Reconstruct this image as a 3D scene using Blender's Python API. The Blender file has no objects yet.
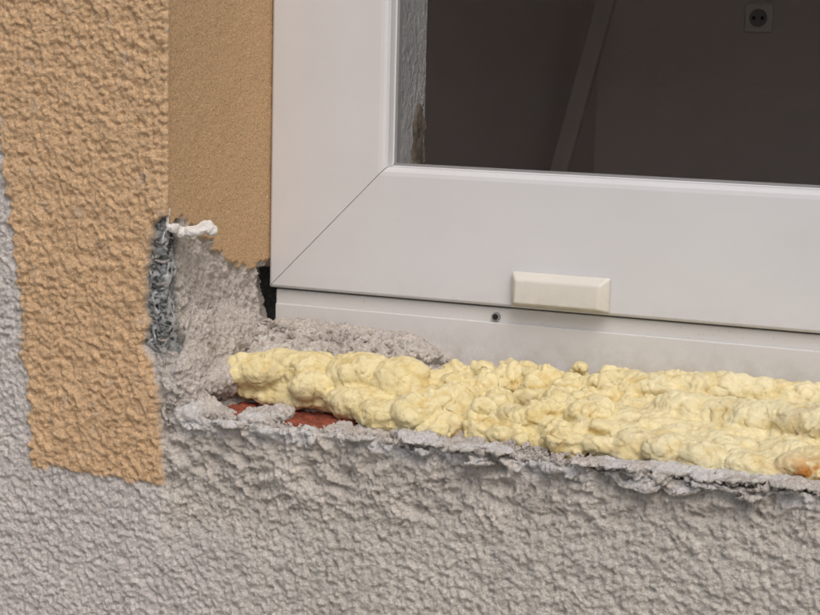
import bpy, numpy as np, math, random
from mathutils import Vector
random.seed(4); rng=np.random.default_rng(7)
S=bpy.context.scene; C=S.collection
# ------------------------------------------------------------- noise helpers
_perm=rng.permutation(256); _perm=np.concatenate([_perm,_perm,_perm])
_g=rng.normal(size=(256,3)); _g/=np.linalg.norm(_g,axis=1)[:,None]
_jit=rng.random((256,3))
def _h(i,j,k):
    return _perm[_perm[_perm[i&255]+(j&255)]+(k&255)]
def perlin(p):
    p=np.asarray(p,float); i=np.floor(p).astype(np.int64); f=p-i
    u=f*f*f*(f*(f*6-15)+10); r=np.zeros(len(p))
    for a in (0,1):
        for b in (0,1):
            for c in (0,1):
                g=_g[_h(i[:,0]+a,i[:,1]+b,i[:,2]+c)]
                d=g[:,0]*(f[:,0]-a)+g[:,1]*(f[:,1]-b)+g[:,2]*(f[:,2]-c)
                w=(u[:,0] if a else 1-u[:,0])*(u[:,1] if b else 1-u[:,1])*(u[:,2] if c else 1-u[:,2])
                r+=d*w
    return r*1.6
def fbm(p,o=3):
    r=0;a=1;t=0
    for k in range(o): r=r+a*perlin(np.asarray(p)*(2.03**k)+k*17.3); t+=a; a*=.5
    return r/t*1.3
def worley(p):
    i=np.floor(p).astype(np.int64); f=p-i; m=np.full(len(p),9.)
    for a in (-1,0,1):
        for b in (-1,0,1):
            for c in (-1,0,1):
                o=_jit[_h(i[:,0]+a,i[:,1]+b,i[:,2]+c)]
                d=(o[:,0]+a-f[:,0])**2+(o[:,1]+b-f[:,1])**2+(o[:,2]+c-f[:,2])**2
                m=np.minimum(m,d)
    return np.sqrt(m)
def ss(a,b,x):
    t=np.clip((x-a)/(b-a),0,1); return t*t*(3-2*t)
def lin(r,g,b):
    return np.array([((v/255)/12.92 if v/255<.04045 else ((v/255+.055)/1.055)**2.4) for v in (r,g,b)])
# ------------------------------------------------------------- object helpers
def empty(name):
    e=bpy.data.objects.new(name,None); C.objects.link(e); e.empty_display_size=.05; return e
def mesh_np(name,V,F,mat=None,parent=None,smooth=True,col=None):
    me=bpy.data.meshes.new(name)
    if isinstance(F,np.ndarray):
        n=F.shape[1]; me.vertices.add(len(V)); me.vertices.foreach_set('co',np.asarray(V,np.float32).ravel())
        me.loops.add(F.size); me.loops.foreach_set('vertex_index',F.astype(np.int32).ravel())
        me.polygons.add(len(F)); me.polygons.foreach_set('loop_start',np.arange(0,F.size,n,dtype=np.int32))
        me.update(calc_edges=True)
    else: me.from_pydata([tuple(v) for v in V],[],F); me.update()
    me.polygons.foreach_set('use_smooth',[smooth]*len(me.polygons))
    if col is not None:
        a=me.color_attributes.new('Col','FLOAT_COLOR','POINT')
        c=np.ones((len(V),4),np.float32); c[:,:3]=col; a.data.foreach_set('color',c.ravel())
    me.validate()
    o=bpy.data.objects.new(name,me); C.objects.link(o)
    if mat: me.materials.append(mat)
    if parent: o.parent=parent
    return o
def box_vf(x0,x1,y0,y1,z0,z1):
    V=[(x,y,z) for x in (x0,x1) for y in (y0,y1) for z in (z0,z1)]
    F=[(0,1,3,2),(4,6,7,5),(0,4,5,1),(2,3,7,6),(0,2,6,4),(1,5,7,3)]
    return V,F
def box(name,x0,x1,y0,y1,z0,z1,mat,parent=None,bev=0):
    V,F=box_vf(x0,x1,y0,y1,z0,z1); o=mesh_np(name,V,F,mat,parent,False)
    if bev:
        m=o.modifiers.new('b','BEVEL'); m.width=bev; m.segments=2; m.limit_method='ANGLE'
    return o
import bmesh
_bm=bmesh.new(); bmesh.ops.create_icosphere(_bm,subdivisions=2,radius=1)
ICV=np.array([v.co[:] for v in _bm.verts]); ICF=np.array([[v.index for v in f.verts] for f in _bm.faces]); _bm.free()
def rotm(ax,ay,az):
    from mathutils import Euler
    return np.array(Euler((ax,ay,az)).to_matrix())
class Soup:
    def __init__(s): s.V=[];s.F=[];s.n=0
    def add(s,V,F):
        V=np.asarray(V); s.V.append(V); s.F+= [tuple(int(i)+s.n for i in f) for f in F]; s.n+=len(V)
    def ell(s,c,r,rot=(0,0,0)):
        s.add((ICV*np.array(r))@rotm(*rot).T+np.array(c),ICF)
    def box(s,*a): s.add(*box_vf(*a))
    def remesh(s,vox,smooth=0):
        me=bpy.data.meshes.new('t'); me.from_pydata([tuple(v) for v in np.concatenate(s.V)],[],s.F); me.update()
        o=bpy.data.objects.new('t',me); C.objects.link(o)
        m=o.modifiers.new('r','REMESH'); m.mode='VOXEL'; m.voxel_size=vox; m.adaptivity=0
        if smooth:
            q=o.modifiers.new('s','SMOOTH'); q.iterations=smooth; q.factor=.5
        dg=bpy.context.evaluated_depsgraph_get(); e=o.evaluated_get(dg); em=e.to_mesh()
        V=np.zeros(len(em.vertices)*3,np.float32); em.vertices.foreach_get('co',V); V=V.reshape(-1,3).astype(float)
        N=np.zeros(len(em.vertices)*3,np.float32); em.vertices.foreach_get('normal',N); N=N.reshape(-1,3).astype(float)
        L=np.zeros(len(em.loops),np.int32); em.loops.foreach_get('vertex_index',L)
        T=np.zeros(len(em.polygons),np.int32); em.polygons.foreach_get('loop_total',T)
        assert (T==4).all() or (T==3).all()
        Fq=L.reshape(-1,int(T[0]))
        e.to_mesh_clear(); bpy.data.objects.remove(o); bpy.data.meshes.remove(me)
        return V,N,Fq
def cull(V,N,F,keep):
    kf=keep[F].all(axis=1); F=F[kf]; u,inv=np.unique(F,return_inverse=True)
    return V[u],N[u],inv.reshape(F.shape)
# ------------------------------------------------------------- materials
def newmat(name):
    m=bpy.data.materials.new(name); m.use_nodes=True; nt=m.node_tree
    return m,nt,nt.nodes['Principled BSDF']
def noise(nt,scale,detail=4,rough=.55,vec=None):
    n=nt.nodes.new('ShaderNodeTexNoise'); n.inputs['Scale'].default_value=scale
    n.inputs['Detail'].default_value=detail; n.inputs['Roughness'].default_value=rough
    if vec: nt.links.new(vec,n.inputs['Vector'])
    return n
def objco(nt):
    g=nt.nodes.new('ShaderNodeNewGeometry'); return g.outputs['Position']
def ramp(nt,fac,stops):
    r=nt.nodes.new('ShaderNodeValToRGB'); nt.links.new(fac,r.inputs[0]); e=r.color_ramp.elements
    while len(e)<len(stops): e.new(.5)
    for k,(p,c) in enumerate(stops): e[k].position=p; e[k].color=(*c,1) if len(c)==3 else c
    return r
def bump(nt,h,dist,strength=1,prev=None):
    b=nt.nodes.new('ShaderNodeBump'); b.inputs['Distance'].default_value=dist; b.inputs['Strength'].default_value=strength
    nt.links.new(h,b.inputs['Height'])
    if prev: nt.links.new(prev,b.inputs['Normal'])
    return b.outputs[0]
def mul(nt,a,b,mode='MULTIPLY',fac=1):
    m=nt.nodes.new('ShaderNodeMix'); m.data_type='RGBA'; m.blend_type=mode; m.inputs[0].default_value=fac
    nt.links.new(a,m.inputs[6]); nt.links.new(b,m.inputs[7]); return m.outputs[2]
def attr_mat(name,rough,f1,f2,bd,lo=.78,hi=1.15,sss=0):
    m,nt,P=newmat(name); pos=objco(nt)
    a=nt.nodes.new('ShaderNodeAttribute'); a.attribute_name='Col'
    n1=noise(nt,f1,5,.65,pos); r1=ramp(nt,n1.outputs[0],[(.3,(lo,)*3),(.7,(hi,)*3)])
    c=mul(nt,a.outputs['Color'],r1.outputs[0])
    n2=noise(nt,f2,4,.7,pos); nt.links.new(c,P.inputs['Base Color']); P.inputs['Roughness'].default_value=rough
    P.inputs['Specular IOR Level'].default_value=.25
    nt.links.new(bump(nt,n2.outputs[0],bd),P.inputs['Normal'])
    if sss:
        P.inputs['Subsurface Weight'].default_value=sss; P.inputs['Subsurface Radius'].default_value=(1,.7,.3); P.inputs['Subsurface Scale'].default_value=.004
    return m
M_mas=attr_mat('masonry',.95,800,900,.0015,.72,1.16)
M_foam=attr_mat('pu_foam',.6,260,700,.0006,.9,1.05,.10)
def flat_rc(name,col,scale=260,dist=.003):
    m,nt,P=newmat(name); pos=objco(nt)
    v=nt.nodes.new('ShaderNodeTexVoronoi'); v.inputs['Scale'].default_value=scale; nt.links.new(pos,v.inputs['Vector'])
    n=noise(nt,scale*.8,5,.6,pos); r=ramp(nt,noise(nt,12,5,.6,pos).outputs[0],[(.3,tuple(np.array(col)*.85)),(.7,tuple(np.array(col)*1.1))])
    nt.links.new(r.outputs[0],P.inputs['Base Color']); P.inputs['Roughness'].default_value=.92
    b=bump(nt,v.outputs['Distance'],dist,1); 
    b.node.invert=True
    nt.links.new(bump(nt,n.outputs[0],dist,1,b),P.inputs['Normal']); return m
ORANGE=lin(227,192,152); GREY=lin(220,214,209); MORT=lin(210,202,194); CEM=lin(214,207,198); REV=lin(216,181,140)
M_rc=flat_rc('grey_roughcast',GREY); M_or=flat_rc('orange_roughcast',ORANGE)
def simple(name,col,rough=.5,nf=None,amp=.06,bd=None,bf=300,spec=.5,metal=0):
    m,nt,P=newmat(name); pos=objco(nt)
    c=np.array(col); n=noise(nt,nf or 20,5,.6,pos)
    r=ramp(nt,n.outputs[0],[(.3,tuple(c*(1-amp))),(.7,tuple(np.minimum(c*(1+amp*.5),1)))])
    nt.links.new(r.outputs[0],P.inputs['Base Color']); P.inputs['Roughness'].default_value=rough
    P.inputs['Specular IOR Level'].default_value=spec; P.inputs['Metallic'].default_value=metal
    if bd: nt.links.new(bump(nt,noise(nt,bf,4,.6,pos).outputs[0],bd),P.inputs['Normal'])
    return m
def dusty_pvc(name,col,dust,z0,z1,amt=1.,rough=.42,specks=.35):
    m,nt,P=newmat(name); pos=objco(nt)
    sp_=nt.nodes.new('ShaderNodeSeparateXYZ'); nt.links.new(pos,sp_.inputs[0])
    mr=nt.nodes.new('ShaderNodeMapRange'); mr.inputs[1].default_value=z1; mr.inputs[2].default_value=z0; mr.inputs[3].default_value=0; mr.inputs[4].default_value=amt
    nt.links.new(sp_.outputs[2],mr.inputs[0])
    n=noise(nt,110,6,.7,pos); rr=ramp(nt,n.outputs[0],[(.38,(0,0,0)),(.66,(1,1,1))])
    mu=nt.nodes.new('ShaderNodeMath'); mu.operation='MULTIPLY'; nt.links.new(mr.outputs[0],mu.inputs[0]); nt.links.new(rr.outputs[0],mu.inputs[1])
    n2=noise(nt,520,2,.5,pos); r2=ramp(nt,n2.outputs[0],[(.68,(0,0,0)),(.73,(specks,)*3)])
    ad=nt.nodes.new('ShaderNodeMath'); ad.operation='MAXIMUM'; nt.links.new(mu.outputs[0],ad.inputs[0]); nt.links.new(r2.outputs[0],ad.inputs[1])
    c=np.array(col); base=ramp(nt,noise(nt,14,4,.55,pos).outputs[0],[(.3,tuple(c*.955)),(.7,tuple(c*1.01))])
    mx=nt.nodes.new('ShaderNodeMix'); mx.data_type='RGBA'; nt.links.new(ad.outputs[0],mx.inputs[0]); nt.links.new(base.outputs[0],mx.inputs[6]); mx.inputs[7].default_value=(*dust,1)
    nt.links.new(mx.outputs[2],P.inputs['Base Color'])
    ro=nt.nodes.new('ShaderNodeMapRange'); ro.inputs[3].default_value=rough; ro.inputs[4].default_value=.9; nt.links.new(ad.outputs[0],ro.inputs[0]); nt.links.new(ro.outputs[0],P.inputs['Roughness'])
    nt.links.new(bump(nt,noise(nt,35,2,.5,pos).outputs[0],.0004),P.inputs['Normal'])
    return m
M_pvc=dusty_pvc('white_pvc',(.655,.66,.68),(.48,.45,.41),-.004,.010,.35,.42,.22)
M_strip=dusty_pvc('pvc_sub_profile',(.64,.635,.63),(.44,.40,.36),-.028,-.009,.8,.5,.5)
M_cap=dusty_pvc('cream_plastic',(.66,.64,.58),(.44,.41,.34),0,.014,.7,.5,.25)
M_black=simple('dark_hole',(.01,.01,.01),.8)
M_gask=simple('gasket',(.25,.25,.25),.6)
M_int=simple('interior_plaster',(.70,.63,.60),.9,3,.05,.001,60)
M_plank=simple('grey_plank',(.56,.50,.475),.9,3,.1)
M_intrev=simple('interior_reveal_plaster',(.89,.90,.92),.9,60,.06,.004,150)
M_sock=simple('socket_plastic',(.78,.73,.69),.5,40,.05)
M_brick=simple('red_brick',lin(150,84,66),.95,160,.45,.002,350,.2)
M_zinc=simple('zinc_mesh',(.45,.47,.48),.5,190,.6,.0006,500,.5,.35)
M_chip=simple('plaster_chip',(.72,.70,.67),.9,200,.1,.001,500)
M_bare=simple('bare_plaster_patch',(.36,.31,.25),.95,90,.5,.002,250)
# ------------------------------------------------------------- masonry
def ztop(x,y):
    x=np.asarray(x,float); y=np.asarray(y,float)
    t=np.clip((y+.1)/.1,0,1)
    left=-.049+.031*ss(.25,.8,t); right=-.050+.016*t
    k=ss(.075,.12,x)
    z=left*(1-k)+right*k
    z=z-.008*ss(.008,.02,x)*(1-ss(.080,.092,x))*ss(.08,.14,t)*(1-ss(.45,.6,t))
    q=np.stack([x.ravel()*70,y.ravel()*70,x.ravel()*0],1)
    return z+.0022*fbm(q,2).reshape(x.shape)
sp=Soup()
xs=np.arange(-.19,.42,.003); ys=np.arange(-.1,.031,.003); X,Y=np.meshgrid(xs,ys,indexing='ij')
Z=ztop(X,Y); nx,ny=X.shape
T=np.stack([X,Y,Z],-1).reshape(-1,3); B=T.copy(); B[:,2]=-.24
id=lambda i,j:i*ny+j
F=[]
n0=nx*ny
for i in range(nx-1):
    for j in range(ny-1):
        F.append((id(i,j),id(i+1,j),id(i+1,j+1),id(i,j+1))); F.append((n0+id(i,j),n0+id(i,j+1),n0+id(i+1,j+1),n0+id(i+1,j)))
for i in range(nx-1):
    F.append((id(i,0),n0+id(i,0),n0+id(i+1,0),id(i+1,0))); F.append((id(i+1,ny-1),n0+id(i+1,ny-1),n0+id(i,ny-1),id(i,ny-1)))
for j in range(ny-1):
    F.append((id(0,j+1),n0+id(0,j+1),n0+id(0,j),id(0,j))); F.append((id(nx-1,j),n0+id(nx-1,j),n0+id(nx-1,j+1),id(nx-1,j+1)))
sp.add(np.concatenate([T,B]),F)
sp.box(-.19,.0,-.1,.03,-.24,.24)
# mortar lumps in the corner
sp.ell((-.003,-.078,-.036),(.015,.024,.026),(0,0,.2)); sp.ell((.000,-.045,-.022),(.010,.03,.020))
sp.ell((.012,-.088,-.050),(.018,.014,.008)); sp.ell((.03,-.012,-.022),(.03,.014,.009)); sp.ell((.07,-.014,-.024),(.035,.012,.009))
sp.ell((.004,-.06,-.036),(.016,.03,.010)); sp.ell((.001,-.07,-.016),(.006,.016,.016))
sp.ell((.044,-.088,-.0478),(.010,.011,.0045)); sp.ell((.053,-.085,-.0455),(.006,.007,.0035)); sp.ell((.022,-.090,-.050),(.010,.007,.004)); sp.ell((.084,-.088,-.0495),(.008,.010,.004))
for k in range(26):
    zz=random.uniform(-.024,.040); sp.ell((random.uniform(-.010,.0),random.uniform(-.0965,-.086),zz),(random.uniform(.0015,.004),random.uniform(.002,.005),random.uniform(.0015,.005)),(random.random(),random.random(),0))
for k in range(200):
    x=random.uniform(.0,.4); big=random.random()<.25
    r=random.uniform(.004,.009) if big else random.uniform(.0015,.004)
    sp.ell((x,-.1+random.uniform(-.0015,.008),ztop(x,-.1)+random.uniform(-.004,.0015)),(r,r*random.uniform(.6,1),random.uniform(.0008,.0022)),(random.uniform(-.4,.4),random.uniform(-.25,.25),random.uniform(-.8,.8)))
for c0,w0 in ((.143,.024),(.262,.040),(.225,.018),(.315,.03)):
    for k in range(18):
        x=c0+random.uniform(-w0,w0); sp.ell((x,-.0975+random.uniform(-.004,.004),-.0464+random.uniform(-.0008,.0008)),(random.uniform(.004,.009),random.uniform(.003,.007),.0010),(.14+random.uniform(-.12,.12),random.uniform(-.09,.09),random.random()*1.2))
VOX=.00062
V,N,Fq=sp.remesh(VOX)
keep=(V[:,0]>-.145)&(V[:,0]<.37)&(V[:,2]>-.20)&(V[:,2]<.20)&(V[:,1]<.012)
V,N,Fq=cull(V,N,Fq,keep)
x,y,z=V.T; nx_,ny_,nz_=N.T
wf=ss(.3,.8,-ny_); 
warp=np.stack([perlin(V*180+5),perlin(V*180+31),perlin(V*180+77)],1)
Pw=V+warp*.0018
W1=worley(Pw*290); W3=worley(Pw*480+7); n60=fbm(V*55,3); n160=perlin(V*190); n400=perlin(V*430); n900=perlin(V*850)
rid=1-np.abs(perlin(Pw*230+9))*2.2
rid2=1-np.abs(perlin(Pw*380+19))*2.2
edge=perlin(V*90+50)*.004+perlin(V*260+3)*.0018
xl=np.interp(z,[-.20,-.075,-.04,.02,.06,.10,.2],[-.074,-.074,-.077,-.083,-.089,-.094,-.10])
paint=ss(-.0012,.0012,x-xl+edge+n400*.0015)*ss(-.0012,.0012,z-(-.082+.05*np.clip(-.035-x,0,.2))+edge*.6+n400*.0015)
zrev=np.interp(y,[-.1,-.085,-.06,-.03,-.012,0],[.044,.041,.030,.012,.013,.013])+edge*1.3+n400*.0006
reveal=(x<.03)&(x>-.03)&(y>-.0985)&(nx_>.35)&(z>-.06)
rv=reveal*1.0
smooth_rev=rv*ss(-.0006,.0006,z-zrev)
nl=np.interp(z,[-.095,-.08,-.03,-.018,.0,.03,.040,.047],[.001,-.0005,-.006,-.0105,-.0105,-.0085,-.006,.003])+edge*.6+n400*.0008
notch=ss(-.0006,.0006,x-nl)*(z<.048+edge)*(z>-.085)*(x<.03)*(y<-.085)*(x<.004)*(1-smooth_rev)
notch_deep=notch*ss(-.024,-.014,z+edge)*ss(.080,.084,-y+edge)
paint=paint*(1-notch)*(x<.004)
wfac=(y<-.093)*1.0
paint_f=paint*np.where(reveal,0,1)*wfac
below=wf*ss(-.002,.004,x+edge)*(1-ss(-.052,-.046,z))
streak_w=below*ss(-.118,-.086,z+n60*.014-.03*ss(0,.3,x))
# --- displacement
H=np.zeros(len(V))
coarse=perlin(V*90+70)
grain=.5*ss(.1,.6,perlin(V*300+40))+.5*ss(.15,.6,perlin(V*480+90))
pits=ss(.22,.6,perlin(V*240+140))
rc=.0017*(.62-W1)+.0006*rid+.0009*(.6-W3)+.0007*coarse+.0006*n400+.0009*grain+.0004*n900-.0010*pits
rco=.0018*(.62-W1)+.0007*rid+.0005*rid2+.0009*coarse+.0007*n160+.0005*n400+.0005*grain+.0004*(.6-W3)-.0007*pits
st=.0022*n60+.0024*(1-np.abs(perlin(V*np.array([60,90,120])+9))*2.2)*ss(-.1,-.07,z+n60*.01)+.0011*n160+.0011*(.6-W1)+.0008*rid2+.0010*n400+.0010*grain+.0006*n900-.0018*pits-.0026
mo=.0022*n60+.0010*n160+.0006*rid2+.0008*n400+.0006*n900+.0007*grain-.0007*pits
H+=wf*(1-streak_w)*(1-notch)*(rc*(1-paint_f)+rco*paint_f)
H+=streak_w*st
H+=paint_f*.0009
H+=smooth_rev*(.0002*n160+.0002*n400+.0001*n900)
rough_rev=rv*(1-smooth_rev)
H+=rough_rev*(mo*1.1-.003*ss(-.02,.0,z)-.008*ss(-.0075,-.004,y+edge*.5)*ss(-.03,-.02,z+edge)*(1-ss(.008,.012,z)))
H+=notch*(1-notch_deep)*(mo-.0015)
H+=notch_deep*(-.0050+.003*rid2+.0015*n160)
top=(nz_>.3)&(z<-.0)&~reveal&(wf<.5)
lipq=np.exp(-((y+.098)/.008)**2)
H+=np.where(top,mo*(1.1-.5*lipq),0)
lipw=np.exp(-((z+.0515)/.004)**2)*wf*ss(.0,.01,x)
H+=lipw*(.0010+.0025*perlin(V*np.array([50,50,60])+8)+.0020*n160)
V2=V+N*H[:,None]
# --- colour
def mixc(a,b,w): return a*(1-w[:,None])+b*w[:,None]
col=np.tile(GREY,(len(V),1)); v=1+.10*n60+.06*n160+.10*n400
tint=ss(-.02,.1,x)
col=mixc(col,np.tile(lin(214,209,200),(len(V),1)),tint)*v[:,None]
cem=CEM*(1+.18*n60+.12*n160+.10*n400)[:,None]
col=mixc(col,cem,streak_w)
col=mixc(col,MORT*(1+.12*n60+.1*n160+.06*n400)[:,None],np.clip(np.where(top,1,0)+rough_rev+notch,0,1))
crust=np.clip(lipw*ss(-.2,.15,perlin(V*40+3))+np.where(top&(y<-.0925),.95,0)*ss(-.35,.0,perlin(V*60)),0,1)
col=mixc(col,np.tile(lin(225,223,221),(len(V),1)),crust)
orc=ORANGE*(1+.06*n60+.04*n160)[:,None]
col=mixc(col,orc,paint_f)
nick=ss(.52,.62,perlin(V*120+60)+.25*n400)*paint_f*.5
col=mixc(col,np.tile(lin(208,190,170),(len(V),1)),nick)
rvc=REV*(1+.05*n60+.05*n900)[:,None]
spk=ss(.45,.6,perlin(V*700+12))[:,None]*.3
col=mixc(col,rvc*(1-spk),smooth_rev)
col=mixc(col,np.tile(lin(150,154,154),(len(V),1))*(1+.45*n160+.3*n400)[:,None],notch_deep*ss(-.25,.1,n160+.2))
wall=empty('rendered_house_wall')
mesh_np('render_surface',V2,Fq,M_mas,wall,True,np.clip(col,0,1))
WX1=1.25; WZ1=1.35
def slab(n,x0,x1,z0,z1,m,y0=-.1,y1=.16): box(n,x0,x1,y0,y1,z0,z1,m,wall)
slab('wall_left',-3,-.143,-1.0,2.6,M_rc)
slab('wall_below',-.1431,4,-1.0,-.198,M_rc)
slab('wall_below_sill',.368,WX1,-.198,-.05,M_rc)
slab('wall_right',WX1,4,-.198,2.6,M_rc)
slab('window_surround_left',-.095,-.0005,.198,WZ1,M_or)
slab('wall_above_left',-.1431,-.095,.198,WZ1,M_rc)
slab('wall_above',-.1431,WX1,WZ1,2.6,M_rc)
slab('inner_wall_below',-.1431,WX1,-.198,-.04,M_int,.045,.16)
slab('inner_wall_left',-.1431,.0098,-.04,.198,M_intrev,.064,.176)
slab('inner_wall_left_upper',-.1431,.0098,.1981,WZ1,M_intrev,.064,.176)
slab('inner_sill',.0098,WX1,-.04,.02,M_intrev,.064,.18)
ch=Soup()
for k in range(18): ch.ell((.0102,random.uniform(.160,.174),random.uniform(.035,.088)),(.0022,random.uniform(.002,.006),random.uniform(.004,.010)))
V,N,Fq=ch.remesh(.001); mesh_np('chipped_reveal_patch',V+N*(.001*perlin(V*300))[:,None],Fq,M_bare,wall)
# ------------------------------------------------------------- window
win=empty('pvc_window')
W,Hh=1.25,1.35
prof=[(0.0005,.06),(0.0005,.0012),(.0012,.0004),(.002,0),(.0608,0),(.0628,.0003),(.0642,.0010),(.0650,.0024),(.0652,.0078),(.0662,.0088),(.0662,.014),(.040,.016),(.040,.06)]
def member(name,side,g=.00018):
    Vv=[]
    for end in (0,1):
        for a,yy in prof:
            L=W if side in 'bt' else Hh
            s=(a+g) if end==0 else (L-a-g)
            if side=='b': Vv.append((s,yy,a))
            if side=='t': Vv.append((s,yy,Hh-a))
            if side=='l': Vv.append((a,yy,s))
            if side=='r': Vv.append((W-a,yy,s))
    n=len(prof); Ff=[(i,(i+1)%n,n+(i+1)%n,n+i) for i in range(n)]+[tuple(range(n)),tuple(range(2*n-1,n-1,-1))]
    o=mesh_np(name,Vv,Ff,M_pvc,win,False)
    bm=bmesh.new(); bm.from_mesh(o.data); bmesh.ops.recalc_face_normals(bm,faces=bm.faces)
    bm.to_mesh(o.data); bm.free()
    m=o.modifiers.new('b','BEVEL'); m.width=.00025; m.segments=2; m.limit_method='ANGLE'; m.angle_limit=math.radians(50)
    return o
for s,nm in zip('btlr',('bottom_rail','top_rail','left_stile','right_stile')): member(nm,s)
mesh_np('mitre_backing',[(.003,.0005,.001),(.001,.0005,.003),(.0605,.0005,.0625),(.0625,.0005,.0605)],[(0,1,2,3)],M_gask,win,False)
for nm,a in (('gasket_left',(.0655,.0670,.0083,.0094,.066,Hh-.066)),('gasket_bottom',(.0655,W-.066,.0081,.0092,.0655,.0668))): box(nm,*a,M_gask,win)
gm,nt,P=newmat('window_glass'); nt.nodes.remove(P); out=nt.nodes['Material Output']
tr=nt.nodes.new('ShaderNodeBsdfTransparent'); gl=nt.nodes.new('ShaderNodeBsdfGlossy'); gl.inputs['Roughness'].default_value=.01
tr.inputs[0].default_value=(.99,.99,.99,1)
fr=nt.nodes.new('ShaderNodeFresnel'); fr.inputs[0].default_value=1.2; mx=nt.nodes.new('ShaderNodeMixShader')
nt.links.new(fr.outputs[0],mx.inputs[0]); nt.links.new(tr.outputs[0],mx.inputs[1]); nt.links.new(gl.outputs[0],mx.inputs[2]); nt.links.new(mx.outputs[0],out.inputs[0])
mesh_np('glass_pane',[(.06,.0095,.06),(W-.06,.0095,.06),(W-.06,.0095,Hh-.06),(.06,.0095,Hh-.06)],[(0,1,2,3)],gm,win,False)
box('sub_profile',.0030,W-.004,.0035,.058,-.045,-.0006,M_strip,win,.0006)
box('sub_profile_lip',.0034,W-.004,.0020,.0034,-.045,-.0078,M_strip,win,.0005)
cx0,cx1,cz0,cz1=.134,.183,.0022,.0185
Vc=[(cx0,-.0003,cz0),(cx1,-.0003,cz0),(cx1,-.0003,cz1),(cx0,-.0003,cz1),(cx0,-.003,cz0),(cx1,-.003,cz0),(cx1,-.003,cz1),(cx0,-.003,cz1),
    (cx0+.003,-.0075,cz0+.0015),(cx1-.004,-.0075,cz0+.0015),(cx1-.004,-.0065,cz1-.0035),(cx0+.003,-.0065,cz1-.0035)]
Fc=[(0,3,2,1),(0,1,5,4),(1,2,6,5),(2,3,7,6),(3,0,4,7),(4,5,9,8),(5,6,10,9),(6,7,11,10),(7,4,8,11),(8,9,10,11)]
o=mesh_np('drain_cover_cap',Vc,Fc,M_cap,win,False); m=o.modifiers.new('b','BEVEL'); m.width=.0009; m.segments=3
def disc(nm,c,r,d,mat,par):
    n=20; Vv=[(c[0]+r*math.cos(2*math.pi*i/n),c[1]+yy,c[2]+r*math.sin(2*math.pi*i/n)) for yy in (0,d) for i in range(n)]
    Ff=[(i,(i+1)%n,n+(i+1)%n,n+i) for i in range(n)]+[tuple(range(n)),tuple(range(2*n-1,n-1,-1))]
    return mesh_np(nm,Vv,Ff,mat,par,False)
disc('screw_rim',(.1245,.0018,-.0050),.0021,.003,M_gask,win); disc('screw_hole',(.1245,.0015,-.0050),.0014,.003,M_black,win)
# ------------------------------------------------------------- interior room
room=empty('interior_room')
box('left_wall',-.89,-.79,.16,3.0,-1,1.6,M_int,room); box('back_wall',-.89,3,3.0,3.1,-1,1.6,M_int,room)
box('right_wall',3,3.1,.16,3.1,-1,1.6,M_int,room); box('room_floor',-.89,3.1,.16,3.1,-1.1,-1,M_int,room); box('ceiling',-.89,3.1,.16,3.1,1.6,1.7,M_int,room)
sock=empty('wall_socket')
box('plate',-.468,-.408,2.988,3.0,.165,.225,M_sock,sock,.004)
disc('recess',(-.438,2.986,.195),.019,.01,M_gask,sock); disc('pin_hole_a',(-.447,2.985,.195),.004,.01,M_black,sock); disc('pin_hole_b',(-.429,2.985,.195),.004,.01,M_black,sock)
pl=box('leaning_plank',-.017,.017,-.01,.01,-.6,.6,M_plank,None,.002); pl.location=(-.745,2.5,-.30); pl.rotation_euler=(0,math.radians(14),0)
# ------------------------------------------------------------- foam
fs=Soup()
def E(c,r,rot=(0,0,0)): fs.ell(c,r,rot)
E((.030,-.052,-.034),(.020,.015,.010)); E((.020,-.055,-.037),(.010,.012,.009)); E((.052,-.050,-.031),(.018,.016,.010),(0,.1,0)); E((.078,-.050,-.030),(.020,.017,.011))
E((.098,-.050,-.031),(.016,.018,.012)); E((.100,-.074,-.042),(.016,.012,.007)); E((.085,-.066,-.040),(.02,.01,.008)); E((.115,-.072,-.040),(.014,.014,.008))
E((.06,-.058,-.038),(.04,.008,.006)); E((.05,-.062,-.043),(.034,.006,.004))
for k in range(26):
    x0=random.uniform(.016,.112); r=random.uniform(.004,.0085)
    yy=random.uniform(-.066,-.040); zz=-.037+(yy+.068)*.35+random.uniform(-.001,.002)+.002*math.sin((x0-.01)*60); E((x0,yy,zz),(r*1.6,r,r*.9),(0,0,random.random()))
for k in range(430):
    x0=random.uniform(.10,.385)
    yf=np.interp(x0,[.1,.14,.18,.25,.4],[-.066,-.078,-.082,-.086,-.088]); yb=np.interp(x0,[.1,.13,.17],[-.04,-.02,-.006])
    yy=random.uniform(yf+.004,yb); t=(yy+.09)/.085
    zt=-.038+.014*np.clip(t,0,1)+ (.002 if x0<.2 else .0)
    if .115<x0<.205: r=random.uniform(.003,.0085); zt+=random.uniform(-.006,.003)
    else: r=random.uniform(.006,.014); zt+=random.uniform(-.0045,.0003)
    E((x0,yy,zt-r*.6),(r*random.uniform(1,2.0 if x0>.2 else 1.25),r*random.uniform(.8,1.2),r*(.8 if x0<.2 else .6)),(random.uniform(-.25,.25),random.uniform(-.2,.2),random.uniform(-.7,.7)))
for k in range(40):
    x0=.10+.3*k/40; E((x0,-.05,-.046),(.012,.036,.011))
for k in range(60):
    x0=random.uniform(.11,.385); yf=np.interp(x0,[.1,.14,.18,.25,.4],[-.070,-.080,-.085,-.088,-.090]); r=random.uniform(.003,.007)
    if x0>.2: r*=1.2
    E((x0,yf+random.uniform(-.002,.004),-.043+random.uniform(-.003,.002)),(r*1.5,r,r*.8))
for (a,b,yy,zz,r) in ((.195,.40,-.020,-.0262,.010),(.23,.40,-.046,-.0315,.012)):
    for t in np.linspace(0,1,26):
        xx=a+(b-a)*t; E((xx,yy+.006*math.sin(t*7+yy*99),zz+.0015*math.sin(t*11+yy*55)),(.013,r*(.8+.4*random.random()),r*.7))
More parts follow.
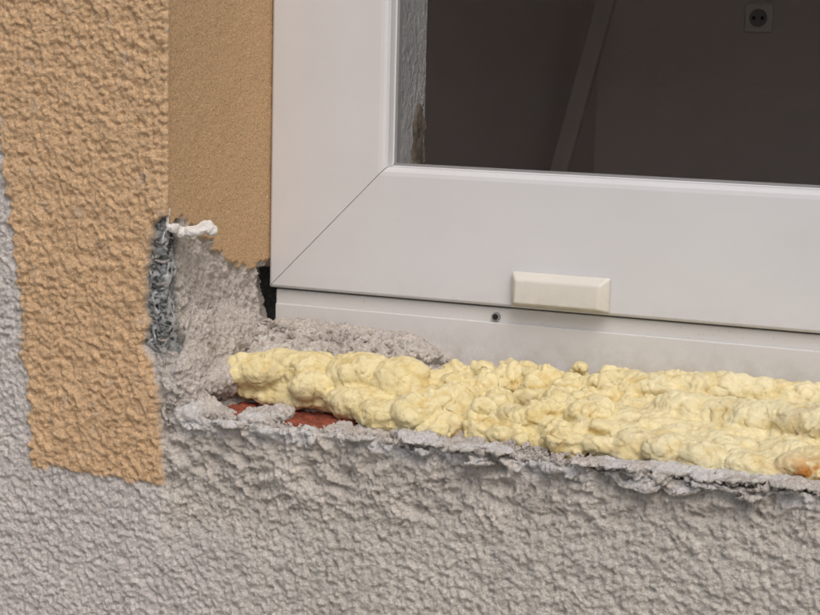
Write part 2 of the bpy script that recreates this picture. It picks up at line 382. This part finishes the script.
V,N,Fq=fs.remesh(.0007,2)
warp=np.stack([perlin(V*90+5),perlin(V*90+31),perlin(V*90+77)],1); Pw=V+warp*.004
w1=worley(Pw*100); w2=worley(Pw*230); w3=worley(Pw*420); n1=fbm(V*60,2); n2=perlin(V*330); x=V[:,0]
lump=.40+.60*ss(.105,.12,x)*(1-ss(.18,.21,x)) 
H=lump*(.0038*(.6-w1)+.0022*(.6-w2))+.0005*(.6-w3)+.0014*n1+.0004*n2-.0008*ss(.5,.0,np.abs(perlin(V*130+3))*8)
V2=V+N*H[:,None]
FO=lin(229,215,166)
col=FO*(1+.04*n1)[:,None]
col=mixc(col,np.tile(lin(232,223,186),(len(V),1)),np.clip(ss(.17,.24,x)*.5+ss(-.1,.3,n1)*.3,0,1))
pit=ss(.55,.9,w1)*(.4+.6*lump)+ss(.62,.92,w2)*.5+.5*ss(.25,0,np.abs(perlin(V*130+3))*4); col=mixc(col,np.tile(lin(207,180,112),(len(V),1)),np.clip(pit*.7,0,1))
br=np.exp(-(((x-.302)/.014)**2+((V[:,1]+.094)/.010)**2+((V[:,2]+.044)/.008)**2))*ss(-.25,.3,n2+.3+n1)
col=mixc(col,np.tile(lin(180,120,52),(len(V),1)),np.clip(br*1.3,0,1))
dirt=ss(.3,.65,perlin(V*140+9)*.6+perlin(V*40+2)*.6)*.45
col=mixc(col,np.tile(lin(186,172,138),(len(V),1)),dirt)
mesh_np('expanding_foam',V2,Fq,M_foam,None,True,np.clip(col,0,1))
# ------------------------------------------------------------- brick in the sill
bs=Soup(); bs.box(.015,.086,-.088,-.045,-.075,-.0482); V,N,Fq=bs.remesh(.001,4)
V=V+N*(.0014*perlin(V*150)+.0010*perlin(V*400))[:,None]; V[:,2]+=.0015*perlin(V*60)
mesh_np('red_brick',V,Fq,M_brick,None,True)
# ------------------------------------------------------------- corner bead (perforated galvanised angle, crumpled)
nu,nv=26,96; Vv=[];Ff=[]
Uu=np.linspace(-.0105,.0085,nu); Zz=np.linspace(-.022,.041,nv)
P0=[]
for zz in Zz:
    for uu in Uu:
        if uu<0: p=(uu-.0015,-.0985,zz)
        else: p=(-.0015,-.0985+uu,zz)
        P0.append(p)
P0=np.array(P0)
d1=perlin(P0*95+3); d2=perlin(P0*110+17); d3=perlin(P0*260+9)
P0[:,0]+=.0026*d1+.0006*d3; P0[:,1]+=.0030*d2+.0006*d3+.001
tear=perlin(P0*120+40)
for j in range(nv-1):
    for i in range(nu-1):
        u=(Uu[i]+Uu[i+1])/2; zz=(Zz[j]+Zz[j+1])/2
        row=math.floor(zz/.0042); cu=((u+(.0021 if row%2 else 0))%.0042)-.0021; cz=(zz-row*.0042)-.0021
        hole=abs(cu)/.0013+abs(cz)/.0017<1 and abs(u)>.0012
        k=j*nu+i
        if hole or tear[k]>.38 or (u<-.0085+.002*math.sin(zz*900)): continue
        Ff.append((k,k+1,k+nu+1,k+nu))
o=mesh_np('metal_corner_bead',P0,Ff,M_zinc,None,True); m=o.modifiers.new('s','SOLIDIFY'); m.thickness=.0004
cs=Soup(); cs.ell((.009,-.087,.0375),(.0085,.006,.0028),(.1,-.20,.2)); cs.ell((.013,-.084,.0385),(.005,.005,.0032),(0,.2,0)); cs.ell((.002,-.090,.036),(.004,.004,.003))
cs.ell((-.001,-.0975,.042),(.0009,.0009,.0065),(0,.12,0)); cs.ell((.001,-.0945,.039),(.002,.004,.0022))
V,N,Fq=cs.remesh(.0005)
V=V+N*(.0012*perlin(V*220)+.0005*perlin(V*600))[:,None]; mesh_np('plaster_chip',V,Fq,M_chip,None,False)
# ------------------------------------------------------------- debris crumbs
Vd=[];Fd=[];nd=0; ND=1000
for k in range(ND):
    xx=random.uniform(.0,.36); yy=random.choice([random.uniform(-.1,-.090),random.uniform(-.04,-.003),random.uniform(-.03,-.003)]) if xx<.11 else random.uniform(-.103,-.088)
    r=random.choice([.0006,.0007,.0008,.001,.0013,.0018])*random.uniform(.7,1.2)
    c=np.array([xx,yy,float(ztop(xx,yy))+.0016+r*.4]); q=ICV*(1+.3*rng.normal(size=(len(ICV),1)))*np.array([r,r*random.uniform(.6,1),r*random.uniform(.4,.9)])
    q=q@rotm(random.random()*3,random.random()*3,random.random()*3).T+c
    Vd.append(q); Fd.append(ICF+nd); nd+=len(q)
Vd=np.concatenate(Vd); Fd=np.concatenate(Fd); cc=np.repeat(np.array([MORT*random.uniform(.75,1.2) for _ in range(ND)]),len(ICV),axis=0)
mesh_np('mortar_debris',Vd,Fd,M_mas,None,False,np.clip(cc,0,1))
# ------------------------------------------------------------- ground
M_gr=simple('gravel_ground',(.30,.28,.25),.95,8,.3,.02,40)
mesh_np('ground',[(-60,-60,-1.004),(60,-60,-1.004),(60,60,-1.004),(-60,60,-1.004)],[(0,1,2,3)],M_gr,None,False)
# ------------------------------------------------------------- light
w=bpy.data.worlds.new('World'); S.world=w; w.use_nodes=True; nt=w.node_tree; bg=nt.nodes['Background']
sky=nt.nodes.new('ShaderNodeTexSky'); sky.sky_type='NISHITA'; sky.sun_disc=False
el,az=math.radians(50),math.radians(146)
sky.sun_elevation=el; sky.sun_rotation=az; sky.dust_density=4.5; sky.air_density=1.0; sky.ozone_density=.7
nt.links.new(sky.outputs[0],bg.inputs[0]); bg.inputs[1].default_value=.125
sd=bpy.data.lights.new('sun','SUN'); sd.energy=.95; sd.angle=math.radians(40); sd.color=(1,.975,.94); so=bpy.data.objects.new('sun',sd); C.objects.link(so)
dirv=Vector((math.sin(az)*math.cos(el),math.cos(az)*math.cos(el),math.sin(el))); so.rotation_euler=dirv.to_track_quat('Z','Y').to_euler(); so.location=(0,-3,3)
# ------------------------------------------------------------- camera
cd=bpy.data.cameras.new('camera'); cam=bpy.data.objects.new('camera',cd); C.objects.link(cam); S.camera=cam
from mathutils import Matrix
r=Vector((.9155,.4018,.0237)); f=Vector((-.3945,.9073,-.1454)).normalized(); r=(r-f*r.dot(f)).normalized(); u=r.cross(f)
mm=Matrix((r,u,-f)).transposed().to_4x4(); mm.translation=Vector((.432,-.810,.126)); cam.matrix_world=mm
cd.sensor_width=36; cd.lens=1800/820*36; cd.clip_start=.02; cd.clip_end=300
S.view_settings.view_transform='Standard'; S.view_settings.look='None'; S.view_settings.exposure=0
